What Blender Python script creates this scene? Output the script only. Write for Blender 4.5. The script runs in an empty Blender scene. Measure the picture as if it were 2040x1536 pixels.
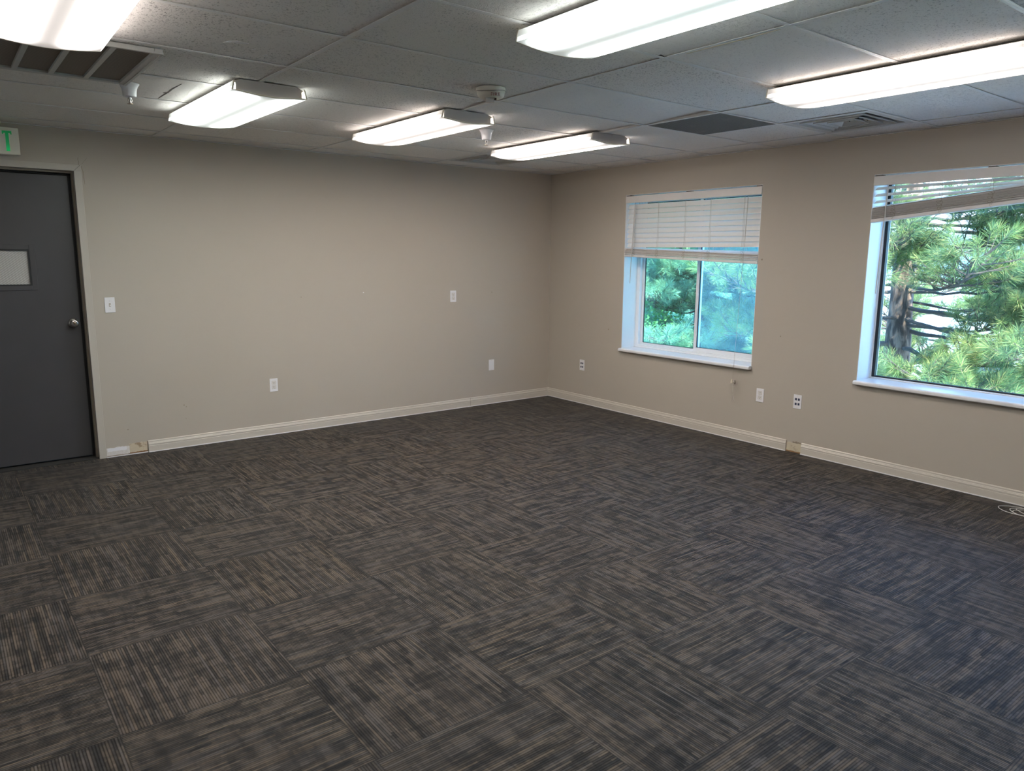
import bpy, math, random
import numpy as np
from mathutils import Vector, Matrix

S = bpy.context.scene
COL = S.collection
PI = math.pi
random.seed(11)

# ------------------------------------------------------------------ camera
F_PX = 1476.236
YAW, PITCH, ROLL = 0.66191694, 0.17378755, 0.00800418
CAM = Vector((-5.39683, -6.26131, 1.55814))
H = 2.41620                                   # ceiling height
fw = Vector((math.sin(YAW)*math.cos(PITCH), math.cos(YAW)*math.cos(PITCH), -math.sin(PITCH)))
rt = Vector((math.cos(YAW), -math.sin(YAW), 0)); up = rt.cross(fw)
c_, s_ = math.cos(ROLL), math.sin(ROLL)
R_, U_ = rt*c_ + up*s_, -rt*s_ + up*c_
cam_data = bpy.data.cameras.new('camera'); cam = bpy.data.objects.new('camera', cam_data); COL.objects.link(cam)
m = Matrix((R_, U_, -fw)).transposed().to_4x4(); m.translation = CAM
cam.matrix_world = m
cam_data.sensor_width = 36; cam_data.lens = F_PX/2040*36
cam_data.clip_start = 0.05; cam_data.clip_end = 400
S.camera = cam

# ------------------------------------------------------------------ colour management
S.view_settings.view_transform = 'Standard'
S.view_settings.look = 'None'
S.view_settings.exposure = 0.26
S.view_settings.gamma = 1.0
S.view_settings.use_curve_mapping = False

# ------------------------------------------------------------------ light settings
SKY_STRENGTH = 13.0
SUN_STRENGTH = 38.0
LAMP_PEAK = 42.0

class V:
    """thin wrapper so that node maths can be written as expressions"""
    def __init__(s, nt, sock): s.nt, s.s = nt, sock
    def _m(s, op, *o):
        n = s.nt.nodes.new('ShaderNodeMath'); n.operation = op
        s.nt.links.new(s.s, n.inputs[0])
        for i, x in enumerate(o):
            if isinstance(x, V): s.nt.links.new(x.s, n.inputs[i+1])
            else: n.inputs[i+1].default_value = x
        return V(s.nt, n.outputs[0])
    def __add__(s, o): return s._m('ADD', o)
    __radd__ = __add__
    def __sub__(s, o): return s._m('SUBTRACT', o)
    def __mul__(s, o): return s._m('MULTIPLY', o)
    __rmul__ = __mul__
    def __truediv__(s, o): return s._m('DIVIDE', o)
    def floor(s): return s._m('FLOOR')
    def fract(s): return s._m('FRACT')
    def abs(s): return s._m('ABSOLUTE')
    def sin(s): return s._m('SINE')
    def pow(s, o): return s._m('POWER', o)
    def exp(s): return s._m('EXPONENT')
    def lt(s, o): return s._m('LESS_THAN', o)
    def gt(s, o): return s._m('GREATER_THAN', o)
    def min(s, o): return s._m('MINIMUM', o)
    def max(s, o): return s._m('MAXIMUM', o)
    def step(s, a, b):
        n = s.nt.nodes.new('ShaderNodeMapRange'); n.interpolation_type = 'SMOOTHSTEP'
        s.nt.links.new(s.s, n.inputs['Value']); n.inputs['From Min'].default_value = a; n.inputs['From Max'].default_value = b
        return V(s.nt, n.outputs[0])
    def mix(s, a, b):                         # s is the factor
        return a + (b - a)*s if isinstance(a, V) else (b - a)*s + a

def newmat(name):
    mt = bpy.data.materials.new(name); mt.use_nodes = True
    nt = mt.node_tree; nt.nodes.clear()
    out = nt.nodes.new('ShaderNodeOutputMaterial')
    return mt, nt, out
def node(nt, typ, **kw):
    n = nt.nodes.new(typ)
    for k, v in kw.items():
        if k in n.inputs:
            if isinstance(v, V): nt.links.new(v.s, n.inputs[k])
            elif hasattr(v, 'links'): nt.links.new(v, n.inputs[k])
            else: n.inputs[k].default_value = v
        else: setattr(n, k, v)
    return n
def objxyz(nt):
    tc = nt.nodes.new('ShaderNodeTexCoord'); sp = nt.nodes.new('ShaderNodeSeparateXYZ')
    nt.links.new(tc.outputs['Object'], sp.inputs[0])
    return tc.outputs['Object'], V(nt, sp.outputs[0]), V(nt, sp.outputs[1]), V(nt, sp.outputs[2])
def comb(nt, x, y, z):
    n = nt.nodes.new('ShaderNodeCombineXYZ')
    for i, v in enumerate((x, y, z)):
        if isinstance(v, V): nt.links.new(v.s, n.inputs[i])
        else: n.inputs[i].default_value = v
    return n.outputs[0]
def noise(nt, vec, scale=1.0, detail=2.0, rough=.5, dist=0.0):
    n = node(nt, 'ShaderNodeTexNoise', Scale=scale, Detail=detail, Roughness=rough, Distortion=dist)
    nt.links.new(vec, n.inputs['Vector'])
    return V(nt, n.outputs['Fac'])
def wnoise(nt, x, y, z=0.0):
    n = nt.nodes.new('ShaderNodeTexWhiteNoise'); n.noise_dimensions = '3D'
    nt.links.new(comb(nt, x, y, z), n.inputs['Vector'])
    return V(nt, n.outputs['Value'])
def mixcol(nt, fac, a, b):
    n = nt.nodes.new('ShaderNodeMix'); n.data_type = 'RGBA'
    if isinstance(fac, V): nt.links.new(fac.s, n.inputs[0])
    else: n.inputs[0].default_value = fac
    for i, c in ((6, a), (7, b)):
        if isinstance(c, tuple): n.inputs[i].default_value = (*c, 1)
        else: nt.links.new(c, n.inputs[i])
    return n.outputs[2]
def principled(nt, out, **kw):
    p = node(nt, 'ShaderNodeBsdfPrincipled')
    for k, v in kw.items():
        k = k.replace('_', ' ')
        if isinstance(v, V): nt.links.new(v.s, p.inputs[k])
        elif hasattr(v, 'links'): nt.links.new(v, p.inputs[k])
        else: p.inputs[k].default_value = (*v, 1) if isinstance(v, tuple) and len(v) == 3 else v
    nt.links.new(p.outputs[0], out.inputs['Surface'])
    return p
def bump(nt, p, h, strength, dist=.01):
    b = node(nt, 'ShaderNodeBump', Strength=strength, Distance=dist)
    nt.links.new(h.s, b.inputs['Height']); nt.links.new(b.outputs[0], p.inputs['Normal'])
def simple(name, col, rough=.5, metal=0.0, var=.06, nscale=25, spec=.5, bmp=0.0):
    mt, nt, out = newmat(name)
    o, x, y, z = objxyz(nt)
    n = noise(nt, o, nscale, 3)
    c = mixcol(nt, n, tuple(v*(1-var) for v in col), tuple(min(1, v*(1+var)) for v in col))
    p = principled(nt, out, Base_Color=c, Roughness=rough, Metallic=metal)
    p.inputs['Specular IOR Level'].default_value = spec
    if bmp: bump(nt, p, noise(nt, o, nscale*6, 2), bmp, .002)
    return mt

# ------------------------------------------------------------------ world: blue daylight, paler at the horizon
W = bpy.data.worlds.new('world'); S.world = W; W.use_nodes = True
nt = W.node_tree; nt.nodes.clear()
wo = nt.nodes.new('ShaderNodeOutputWorld'); bg = nt.nodes.new('ShaderNodeBackground')
tc = nt.nodes.new('ShaderNodeTexCoord'); sp = nt.nodes.new('ShaderNodeSeparateXYZ')
nt.links.new(tc.outputs['Generated'], sp.inputs[0])
el = V(nt, sp.outputs[2])
cl = noise(nt, tc.outputs['Generated'], 3.0, 5).step(.48, .68)
cc = mixcol(nt, el.step(-.05, .6), (.36, .70, 1.0), (.10, .39, .98))
cc = mixcol(nt, cl*.4, cc, (.9, .95, 1.0))
nt.links.new(cc, bg.inputs[0]); bg.inputs[1].default_value = SKY_STRENGTH
nt.links.new(bg.outputs[0], wo.inputs[0])
sd = bpy.data.lights.new('sun', 'SUN'); sun = bpy.data.objects.new('sun', sd); COL.objects.link(sun)
sd.energy = SUN_STRENGTH; sd.angle = math.radians(.6); sd.color = (1, .90, .74)
sun.rotation_euler = Vector((.42, .55, -.86)).to_track_quat('-Z', 'Y').to_euler()
sun.location = (-2, -12, 14)

# ------------------------------------------------------------------ mesh building
class MB:
    def __init__(s): s.v, s.f = [], []
    def add(s, vs, fs):
        o = len(s.v); s.v += [tuple(v) for v in vs]; s.f += [tuple(i+o for i in f) for f in fs]; return s
    def box(s, x0, x1, y0, y1, z0, z1):
        x0, x1 = sorted((x0, x1)); y0, y1 = sorted((y0, y1)); z0, z1 = sorted((z0, z1))
        return s.add([(x0,y0,z0),(x1,y0,z0),(x1,y1,z0),(x0,y1,z0),(x0,y0,z1),(x1,y0,z1),(x1,y1,z1),(x0,y1,z1)],
            [(0,3,2,1),(4,5,6,7),(0,1,5,4),(1,2,6,5),(2,3,7,6),(3,0,4,7)])
    def prism(s, pts, ax, a, b):
        """extrude a closed 2D outline along axis ax (0,1,2) from a to b"""
        def P(u, w, t):
            return {0:(t,u,w), 1:(u,t,w), 2:(u,w,t)}[ax]
        n = len(pts)
        vs = [P(u,w,a) for u,w in pts] + [P(u,w,b) for u,w in pts]
        fs = [(i,(i+1)%n,n+(i+1)%n,n+i) for i in range(n)] + [tuple(range(n-1,-1,-1)), tuple(range(n,2*n))]
        return s.add(vs, fs)
    def tube(s, pts, r, n=8, caps=True):
        pts = [Vector(p) for p in pts]; rr = r if isinstance(r, (list, tuple)) else [r]*len(pts)
        vs, fs = [], []; prev = None
        for i, p in enumerate(pts):
            t = (pts[min(i+1, len(pts)-1)] - pts[max(i-1, 0)]).normalized()
            if prev is None:
                a = t.orthogonal().normalized()
            else:
                a = (prev - t*prev.dot(t)); a = a.normalized() if a.length > 1e-6 else t.orthogonal().normalized()
            prev = a; b = t.cross(a)
            for k in range(n):
                an = 2*PI*k/n; vs.append(p + (a*math.cos(an) + b*math.sin(an))*rr[i])
        for i in range(len(pts)-1):
            for k in range(n):
                fs.append((i*n+k, i*n+(k+1)%n, (i+1)*n+(k+1)%n, (i+1)*n+k))
        if caps: fs += [tuple(range(n-1,-1,-1)), tuple(range((len(pts)-1)*n, len(pts)*n))]
        return s.add(vs, fs)
    def lathe(s, prof, c, ax=2, n=32, sgn=1, arc=None):
        """prof = [(r, h)], revolved about an axis through c"""
        vs, fs = [], []
        for r, h in prof:
            for k in range(n):
                an = 2*PI*k/n; u, w = r*math.cos(an), r*math.sin(an); t = h*sgn
                d = {0:(t,u,w), 1:(u,t,w), 2:(u,w,t)}[ax]
                vs.append((c[0]+d[0], c[1]+d[1], c[2]+d[2]))
        for i in range(len(prof)-1):
            for k in range(n): fs.append((i*n+k, i*n+(k+1)%n, (i+1)*n+(k+1)%n, (i+1)*n+k))
        fs += [tuple(range(n-1,-1,-1)), tuple(range((len(prof)-1)*n, len(prof)*n))]
        return s.add(vs, fs)
    def build(s, name, mat, parent=None, bevel=0, smooth=False, seg=2):
        me = bpy.data.meshes.new(name); me.from_pydata(s.v, [], s.f)
        import bmesh
        bm = bmesh.new(); bm.from_mesh(me); bmesh.ops.recalc_face_normals(bm, faces=bm.faces); bm.to_mesh(me); bm.free()
        o = bpy.data.objects.new(name, me); COL.objects.link(o)
        if mat: me.materials.append(mat)
        if smooth:
            for p in me.polygons: p.use_smooth = True
            try: me.set_sharp_from_angle(angle=math.radians(40))
            except Exception: pass
        if bevel:
            b = o.modifiers.new('bevel', 'BEVEL'); b.width = bevel; b.segments = seg; b.limit_method = 'ANGLE'
        if parent:
            o.parent = parent; o.matrix_parent_inverse = Matrix.Translation(-abs_loc(parent))
        return o
def abs_loc(o):
    """meshes are built in world coordinates: only an empty moves its children"""
    return Vector(o.location) if o.type == 'EMPTY' else Vector((0, 0, 0))
def empty(name, loc=(0,0,0), label=None, cat=None, group=None, kind=None):
    o = bpy.data.objects.new(name, None); COL.objects.link(o); o.location = loc; o.empty_display_size = .05
    return tag(o, label, cat, group, kind)
def tag(o, label=None, cat=None, group=None, kind=None):
    for k, v in (('label', label), ('category', cat), ('group', group), ('kind', kind)):
        if v: o[k] = v
    return o
def copy_tree(o, parent=None, delta=None):
    c = o.copy(); COL.objects.link(c)
    if parent: c.parent = parent
    for ch in o.children: copy_tree(ch, c)
    return c

# ------------------------------------------------------------------ materials
def wall_mat():
    mt, nt, out = newmat('wall_paint'); o, x, y, z = objxyz(nt)
    big = noise(nt, o, 1.3, 3)
    c = mixcol(nt, big, (.455, .405, .340), (.485, .432, .365))
    p = principled(nt, out, Base_Color=c, Roughness=.55)
    p.inputs['Specular IOR Level'].default_value = .25
    bump(nt, p, noise(nt, o, 160, 3), .12, .001)
    return mt
def ceiling_mat():
    mt, nt, out = newmat('acoustic_tile'); o, x, y, z = objxyz(nt)
    X = ((x + .31563)/1.2192); Y = ((y + 2.10914)/.6096)
    tid = wnoise(nt, X.floor(), Y.floor(), 3.0)
    pits = noise(nt, o, 120, 3, .6).step(.42, .365)
    worm = noise(nt, comb(nt, x*.8, y*1.3, z), 62, 2, .5, 1.2)
    worm = ((worm - .5).abs()).step(.028, .008)*noise(nt, o, 45, 2).step(.50, .60)
    dots = tid.gt(.45).mix(pits, (pits*.4).max(worm*.8))
    dots = dots*(noise(nt, o, 2.2, 2).step(.25, .6)*.5 + .2)*((tid*7.0).fract()*.8 + .35).min(1.0)
    base = mixcol(nt, noise(nt, o, .9, 2), (.86, .815, .77), (.90, .86, .82))
    base = mixcol(nt, tid*.35, base, (.88, .85, .82))
    c = mixcol(nt, dots*.85, base, (.13, .105, .09))
    p = principled(nt, out, Base_Color=c, Roughness=.9)
    p.inputs['Specular IOR Level'].default_value = .1
    bump(nt, p, (noise(nt, o, 260, 3) - dots*1.6), .8, .003)
    return mt
def carpet_mat():
    mt, nt, out = newmat('carpet_tile'); o, x, y, z = objxyz(nt)
    X = (x + 3.837)/.6096; Y = (y + 3.755)/.6096
    cx, cy = X.floor(), Y.floor(); fx, fy = X.fract(), Y.fract()
    s = (cx + cy)*.5; chk = s.fract().gt(.25)
    a = chk.mix(fx, fy); b = chk.mix(fy, fx)
    seed = wnoise(nt, cx, cy, 1.0)*37.0
    NR = 66.0
    rib = (a*NR).floor()
    r0 = wnoise(nt, rib, seed, 5.0)
    r1 = wnoise(nt, rib, (b*3.5 + r0*9.0).floor(), seed)
    r2 = wnoise(nt, rib, (b*8.0 + r0*23.0).floor(), seed + 3.0)
    wa = (a*22.0).floor(); wa0 = wnoise(nt, wa, seed, 7.0)
    r3 = wnoise(nt, wa, (b*6.0 + wa0*6.0).floor(), seed + 6.0)
    cross = noise(nt, comb(nt, a*3.0, b*19.0, seed + 4.0), 1.0, 2, .6)
    block = noise(nt, comb(nt, a*13.0, b*8.0, seed + 8.0), 1.0, 2, .5)
    plaid = cross.step(.38, .56)*.5 + block.step(.40, .56)*.5
    v = (plaid*.60 + .40)*(r1*.50 + r2*.30 + r3*.34 + .06) + r1.pow(7.0)*.35
    groove = ((a*NR).fract() - .5).abs().step(.28, .50)*-.62 + 1.0
    fib = noise(nt, o, 700, 2)
    v = (v - .06)*(fib*1.0 + .60)*1.15*groove
    v = v.max(0.0).min(1.0).pow(1.25)
    dark = (.0040, .0036, .0035)
    light = mixcol(nt, r0, (.122, .091, .063), (.086, .074, .067))
    c = mixcol(nt, v, dark, light)
    ed = (fx - .5).abs().max((fy - .5).abs())
    c = mixcol(nt, ed.step(.4935, .498)*.55, c, (.012, .011, .010))
    # a small black fleck of lint
    p = principled(nt, out, Base_Color=c, Roughness=.58)
    p.inputs['Specular IOR Level'].default_value = .13
    p.inputs['Sheen Weight'].default_value = .06; p.inputs['Sheen Roughness'].default_value = .5
    ribs = (a*(NR*2*PI)).sin()*.5
    bump(nt, p, ribs + fib*.9 + r1*.3, .45, .003)
    return mt
def lens_mat(name, col, peak, mid=.62):
    """acrylic diffuser in front of two fluorescent tubes: local x across, y along"""
    mt, nt, out = newmat(name); o, x, y, z = objxyz(nt)
    u = (x/.195).abs()
    band = (((u - .56)/.195).pow(2.0)*-1.0).exp()
    endf = ((y.abs() - .60)*-1.0).step(.005, .13)
    side = u.gt(.985)
    rib = (y*(2*PI/.008)).sin()*.05 + 1.0
    st = band*endf*peak + mid*(endf*.5 + .5)
    st = side.mix(st*rib, (endf*12.0 + .45)*(z.step(-.018, -.040)*.9 + .1))
    em = node(nt, 'ShaderNodeEmission', Color=(*col, 1), Strength=st)
    gl = node(nt, 'ShaderNodeBsdfPrincipled', Roughness=.25); gl.inputs['Base Color'].default_value = (.75, .73, .66, 1)
    ad = nt.nodes.new('ShaderNodeAddShader')
    nt.links.new(em.outputs[0], ad.inputs[0]); nt.links.new(gl.outputs[0], ad.inputs[1])
    nt.links.new(ad.outputs[0], out.inputs['Surface'])
    return mt
def glass_mat(name, tint, refl=.06):
    mt, nt, out = newmat(name)
    t = node(nt, 'ShaderNodeBsdfTransparent', Color=(*tint, 1))
    g = node(nt, 'ShaderNodeBsdfGlossy', Roughness=.02)
    fr = node(nt, 'ShaderNodeFresnel', IOR=1.45)
    f = V(nt, fr.outputs[0])*.8 + refl*.2
    mx = nt.nodes.new('ShaderNodeMixShader'); nt.links.new(f.s, mx.inputs[0])
    nt.links.new(t.outputs[0], mx.inputs[1]); nt.links.new(g.outputs[0], mx.inputs[2])
    nt.links.new(mx.outputs[0], out.inputs['Surface'])
    return mt
def screen_mat():
    mt, nt, out = newmat('insect_screen_mesh'); o, x, y, z = objxyz(nt)
    t = node(nt, 'ShaderNodeBsdfTransparent')
    tl = node(nt, 'ShaderNodeBsdfTranslucent', Color=(.55, .62, .66, 1))
    df = node(nt, 'ShaderNodeBsdfDiffuse', Color=(.35, .38, .40, 1))
    a = nt.nodes.new('ShaderNodeMixShader'); a.inputs[0].default_value = .25
    nt.links.new(tl.outputs[0], a.inputs[1]); nt.links.new(df.outputs[0], a.inputs[2])
    mx = nt.nodes.new('ShaderNodeMixShader'); mx.inputs[0].default_value = .11
    nt.links.new(t.outputs[0], mx.inputs[1]); nt.links.new(a.outputs[0], mx.inputs[2])
    nt.links.new(mx.outputs[0], out.inputs['Surface'])
    return mt
def patch_mat(name, a, b, c, sc=18, th=(.5, .6)):
    mt, nt, out = newmat(name); o, x, y, z = objxyz(nt)
    n = noise(nt, o, sc, 5, .65, .5)
    col = mixcol(nt, noise(nt, o, sc*2.3, 3), a, b)
    col = mixcol(nt, n.step(*th), col, c)
    p = principled(nt, out, Base_Color=col, Roughness=.85)
    bump(nt, p, n, .6, .006)
    return mt
def needle_mat(name, c0, c1, c2):
    mt, nt, out = newmat(name); o, x, y, z = objxyz(nt)
    g = nt.nodes.new('ShaderNodeNewGeometry')
    r = V(nt, g.outputs['Random Per Island'])
    n = noise(nt, o, 2.4, 2).step(.35, .65)
    col = mixcol(nt, n, c0, c1); col = mixcol(nt, r.step(.55, 1.0)*.7, col, c2)
    d = node(nt, 'ShaderNodeBsdfDiffuse'); nt.links.new(col, d.inputs[0])
    t = node(nt, 'ShaderNodeBsdfTranslucent'); nt.links.new(col, t.inputs[0])
    mx = nt.nodes.new('ShaderNodeMixShader'); mx.inputs[0].default_value = .35
    nt.links.new(d.outputs[0], mx.inputs[1]); nt.links.new(t.outputs[0], mx.inputs[2])
    nt.links.new(mx.outputs[0], out.inputs['Surface'])
    return mt

M = dict(
    wall=wall_mat(), ceil=ceiling_mat(), carpet=carpet_mat(),
    grid=simple('grid_metal', (.82, .80, .78), .45, 0, .05, 8),
    plenum=simple('plenum_dark', (.03, .028, .026), .9),
    base=simple('baseboard_paint', (.56, .51, .44), .35, 0, .04, 6),
    casing=simple('door_frame_paint', (.50, .455, .39), .4, 0, .04, 6),
    jamb=simple('jamb_wood', (.30, .24, .18), .5, 0, .1, 20),
    door=simple('door_paint', (.060, .056, .058), .42, 0, .10, 5),
    black=simple('black_rubber', (.012, .012, .013), .5),
    steel=simple('satin_steel', (.42, .40, .37), .28, 1.0, .08, 30),
    brass=simple('worn_bronze', (.36, .27, .19), .35, 1.0),
    white=simple('white_plastic', (.80, .78, .79), .35, 0, .02, 10),
    slot=simple('dark_slot', (.05, .04, .035), .6),
    blue=simple('navy_jack', (.010, .018, .055), .4),
    cream=simple('cream_plastic', (.70, .65, .55), .4, 0, .03, 10),
    vinyl=simple('white_vinyl', (.80, .81, .82), .4, 0, .03, 10),
    reveal=simple('white_reveal', (.82, .83, .84), .5, 0, .03, 5),
    sill=simple('white_sill', (.76, .74, .73), .25, 0, .03, 8),
    slat=simple('slat_white', (.74, .70, .67), .45, 0, .03, 14),
    cord=simple('cord_beige', (.42, .36, .28), .8),
    wand=simple('wand_plastic', (.62, .58, .54), .3),
    pan=simple('lamp_pan_paint', (.46, .42, .39), .4, 0, .03, 8),
    rim=simple('lens_rim', (.80, .74, .60), .35, 0, .02, 8),
    vent=simple('vent_white', (.55, .53, .50), .4, 0, .05, 10),
    signwhite=simple('sign_housing', (.80, .75, .64), .45, 0, .03, 8),
    bark=None, bracket=simple('dark_bracket', (.10, .085, .07), .5), plate2=simple('receptacle_white', (.72, .68, .64), .4, 0, .02, 10), bounce_white=simple('bounce_offwhite', (.80, .77, .73), .6, 0, .02, 2),
)

# ================================================================== SETTING
XL, YF = -7.6, -8.4            # far (unseen) walls
W1 = (-2.618, -1.110, .655, 2.140)      # window openings: y0, y1, z0, z1
W2 = (-5.035, -3.527, .660, 2.146)
W3 = (-7.452, -5.944, .660, 2.146)      # added unseen window, lets in more daylight for the ceiling
DX0, DX1, DZ = -5.475, -4.512, 2.128    # door opening inside the frame

# floor
mb = MB(); mb.box(XL, 0, YF, 0, -.12, 0)
tag(mb.build('floor', M['carpet']), kind='structure')
# wall with windows (x = 0)
def wall_with_holes(name, axis, lo, hi, holes, t0, t1, mat):
    mb = MB(); cur = lo
    def bx(a, b, z0, z1):
        if axis == 'y': mb.box(t0, t1, a, b, z0, z1)
        else: mb.box(a, b, t0, t1, z0, z1)
    for (a, b, z0, z1) in sorted(holes):
        bx(cur, a, -.1, H+.35)
        if z0 > 0: bx(a, b, -.1, z0-.0125)
        bx(a, b, z1, H+.35)
        cur = b
    bx(cur, hi, -.1, H+.35)
    return tag(mb.build(name, mat), kind='structure')
wall_r = wall_with_holes('wall_right', 'y', YF-.3, .3, [W1, W2, W3], 0, .30, M['wall'])
wall_b = wall_with_holes('wall_back', 'x', XL-.3, 0, [(DX0-.03, DX1+.03, 0, DZ+.03)], 0, .14, M['wall'])
tag(MB().box(XL-.3, XL, YF, 0, -.1, H+.35).build('wall_left', M['bounce_white']), kind='structure')  # both unseen walls made off-white to bounce more light onto the ceiling
tag(MB().box(XL, 0, YF-.3, YF, -.1, H+.35).build('wall_front', M['bounce_white']), kind='structure')

# nail marks and scuffs on the painted walls
mk = MB()
for x, z, r in ((-2.858,1.185,.004), (-.793,1.18,.006), (-3.878,.345,.005), (-3.862,.33,.004), (-4.30,.20,.005), (-3.87,.23,.003)):
    mk.lathe([(r, .0), (r*.7, .0008), (.0005, .001)], (x, 0, z), 1, 8, -1)
mk.build('nail_mark', M['jamb'], wall_b)
MB().lathe([(.006, 0), (.004, .001), (.0005, .0014)], (-2.261, 0, 1.21), 1, 8, -1).build('filler_spot', M['white'], wall_b)
mk = MB()
for y, z, r in ((-.923,.825,.007), (-2.654,1.541,.008), (-2.873,.929,.005)):
    mk.lathe([(r, .0), (r*.7, .0008), (.0005, .001)], (0, y, z), 0, 8, -1)
mk.build('nail_mark', M['jamb'], wall_r)
# hairline cracks in the paint above the frame's corner
ck = MB()
def crack(mb, pts, w, y=-.0006):
    for (a, b) in zip(pts, pts[1:]):
        a = Vector(a); b = Vector(b); d = (b-a).normalized(); n = Vector((-d.y, d.x))*w/2
        q = [(a+n), (b+n*.6), (b-n*.6), (a-n)]
        mb.add([(p.x, y, p.y) for p in q] + [(p.x, 0.0005, p.y) for p in q], [(0,1,2,3),(4,7,6,5),(0,4,5,1),(1,5,6,2),(2,6,7,3),(3,7,4,0)])
crack(ck, [(-4.478,2.172),(-4.474,2.19),(-4.478,2.21),(-4.475,2.225)], .004)
crack(ck, [(-4.462,2.165),(-4.452,2.13),(-4.450,2.09),(-4.447,2.04)], .004)
crack(ck, [(-4.455,2.18),(-4.44,2.20),(-4.42,2.225)], .002)
ck.build('paint_crack', M['jamb'], wall_b)

# ceiling tiles: a lay-in grid, 4 ft along x by 2 ft along y
gx, gy, TX, TY = -.31563, -2.10914, 1.2192, .6096
xs = [0.0] + [gx - k*TX for k in range(6)]; xs = [x for x in xs if x > XL] + [XL]
ys = [0.0, gy+3*TY] + [gy + k*TY for k in (2, 1, 0)] + [gy - k*TY for k in range(1, 11)]; ys = [y for y in ys if y > YF] + [YF]
mid_tee = -.915                                # the short tee that splits a 4 ft bay into 2 ft openings
holes = {(1, 6): 'perf', (1, 7): 'diff', (1, 1): 'diff'}
lifted = {(2, 5): (.016, .02, .0, .0), (0, 3): (0, 0, 0, .01), (3, 0): (.02, .0, .0, .0), (3, 4): (.006, .01, 0, 0), (2, 4): (.004, .014, .006, 0)}
mb = MB()
def tile(x0, x1, y0, y1, key):
    e = .002; rnd = random.Random(hash(key) & 0xffff)
    lf = lifted.get(key, (0, 0, 0, 0)); dz = [.0040 + rnd.random()*.0015 + l for l in lf]
    q = [(x0+e, y0+e), (x1-e, y0+e), (x1-e, y1-e), (x0+e, y1-e)]
    mb.add([(*p, H+dz[i]) for i, p in enumerate(q)] + [(*p, H+.02+dz[i]) for i, p in enumerate(q)],
           [(0,3,2,1),(4,5,6,7),(0,1,5,4),(1,2,6,5),(2,3,7,6),(3,0,4,7)])
for i in range(len(xs)-1):
    for j in range(len(ys)-1):
        x1, x0, y1, y0 = xs[i], xs[i+1], ys[j], ys[j+1]
        if i == 1 and j in (1, 5, 6):       # bays split by a short tee, holding a register and a tile
            if j == 5: tile(mid_tee, x1, y0, y1, (i, j))
            elif j == 6: tile(x0, mid_tee, y0, y1, (i, j))
            else: tile(mid_tee, x1, y0, y1, (i, j))
        else: tile(x0, x1, y0, y1, (i, j))
ceil = tag(mb.build('ceiling', M['ceil']), kind='structure')
MB().box(XL-.3, .3, YF-.3, .3, H+.30, H+.45).build('plenum_slab', M['plenum'], ceil)
g = MB(); tw = .0115
for x in xs[1:-1]:
    g.box(x-tw, x+tw, YF, 0, H, H+.0015); g.box(x-.001, x+.001, YF, 0, H, H+.035)
for y in ys[1:-1]:
    g.box(XL, 0, y-tw, y+tw, H+.0004, H+.0019); g.box(XL, 0, y-.001, y+.001, H, H+.035)
for j in (1, 5, 6): g.box(mid_tee-tw, mid_tee+tw, ys[j+1], ys[j], H+.0002, H+.0017)
g.box(XL, 0, -.020, 0, H-.0012, H+.001); g.box(-.020, 0, YF, 0, H-.0011, H+.001)
g.box(XL, 0, -.002, 0, H-.001, H+.02); g.box(-.002, 0, YF, 0, H-.001, H+.02)
g.build('ceiling_grid', M['grid'], ceil)
# torn facing, chips and the loose yellowed edge strip on the tiles
def cpoly(mb, pts, z=H+.0045, t=.0012):
    n = len(pts); mb.add([(x, y, z) for x, y in pts] + [(x, y, z-t) for x, y in pts],
        [tuple(range(n)), tuple(range(2*n-1, n-1, -1))] + [(i, (i+1) % n, n+(i+1) % n, n+i) for i in range(n)])
t_ = MB(); cpoly(t_, [(-4.272,-1.52),(-4.276,-1.60),(-4.274,-1.70),(-4.290,-1.715),(-4.272,-1.73),(-4.278,-1.84),(-4.268,-1.99),(-4.266,-2.0),(-4.270,-1.84),(-4.266,-1.74),(-4.270,-1.60)])
t_.build('tear', M['slot'], ceil)
t_ = MB(); cpoly(t_, [(-4.34,-2.93),(-4.31,-2.955),(-4.275,-2.95),(-4.25,-2.985),(-4.30,-2.99),(-4.325,-2.975)]); cpoly(t_, [(-4.21,-2.90),(-4.195,-2.91),(-4.2,-2.92)]); cpoly(t_, [(-4.14,-2.83),(-4.12,-2.85),(-4.13,-2.86)])
t_.build('chip', M['white'], ceil)
t_ = MB(); cpoly(t_, [(-2.744,-4.05),(-2.737,-4.05),(-2.732,-4.3),(-2.72,-4.36),(-2.735,-4.40),(-2.738,-4.5),(-2.744,-4.5)], H+.001, .002)
t_.build('loose_edge_strip', simple('yellowed_strip', (.68, .58, .40), .6), ceil)
t_ = MB(); cpoly(t_, [(-2.762,-3.96),(-2.752,-3.96),(-2.749,-3.80),(-2.76,-3.79)]); cpoly(t_, [(-2.80,-3.93),(-2.765,-3.925),(-2.765,-3.95),(-2.80,-3.96)]); cpoly(t_, [(-2.758,-3.72),(-2.752,-3.72),(-2.75,-3.62),(-2.757,-3.61)])
cpoly(t_, [(-.33,-3.93),(-.322,-3.90),(-.318,-3.76),(-.335,-3.76)])
t_.build('chipped_edge', M['slot'], ceil)

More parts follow.
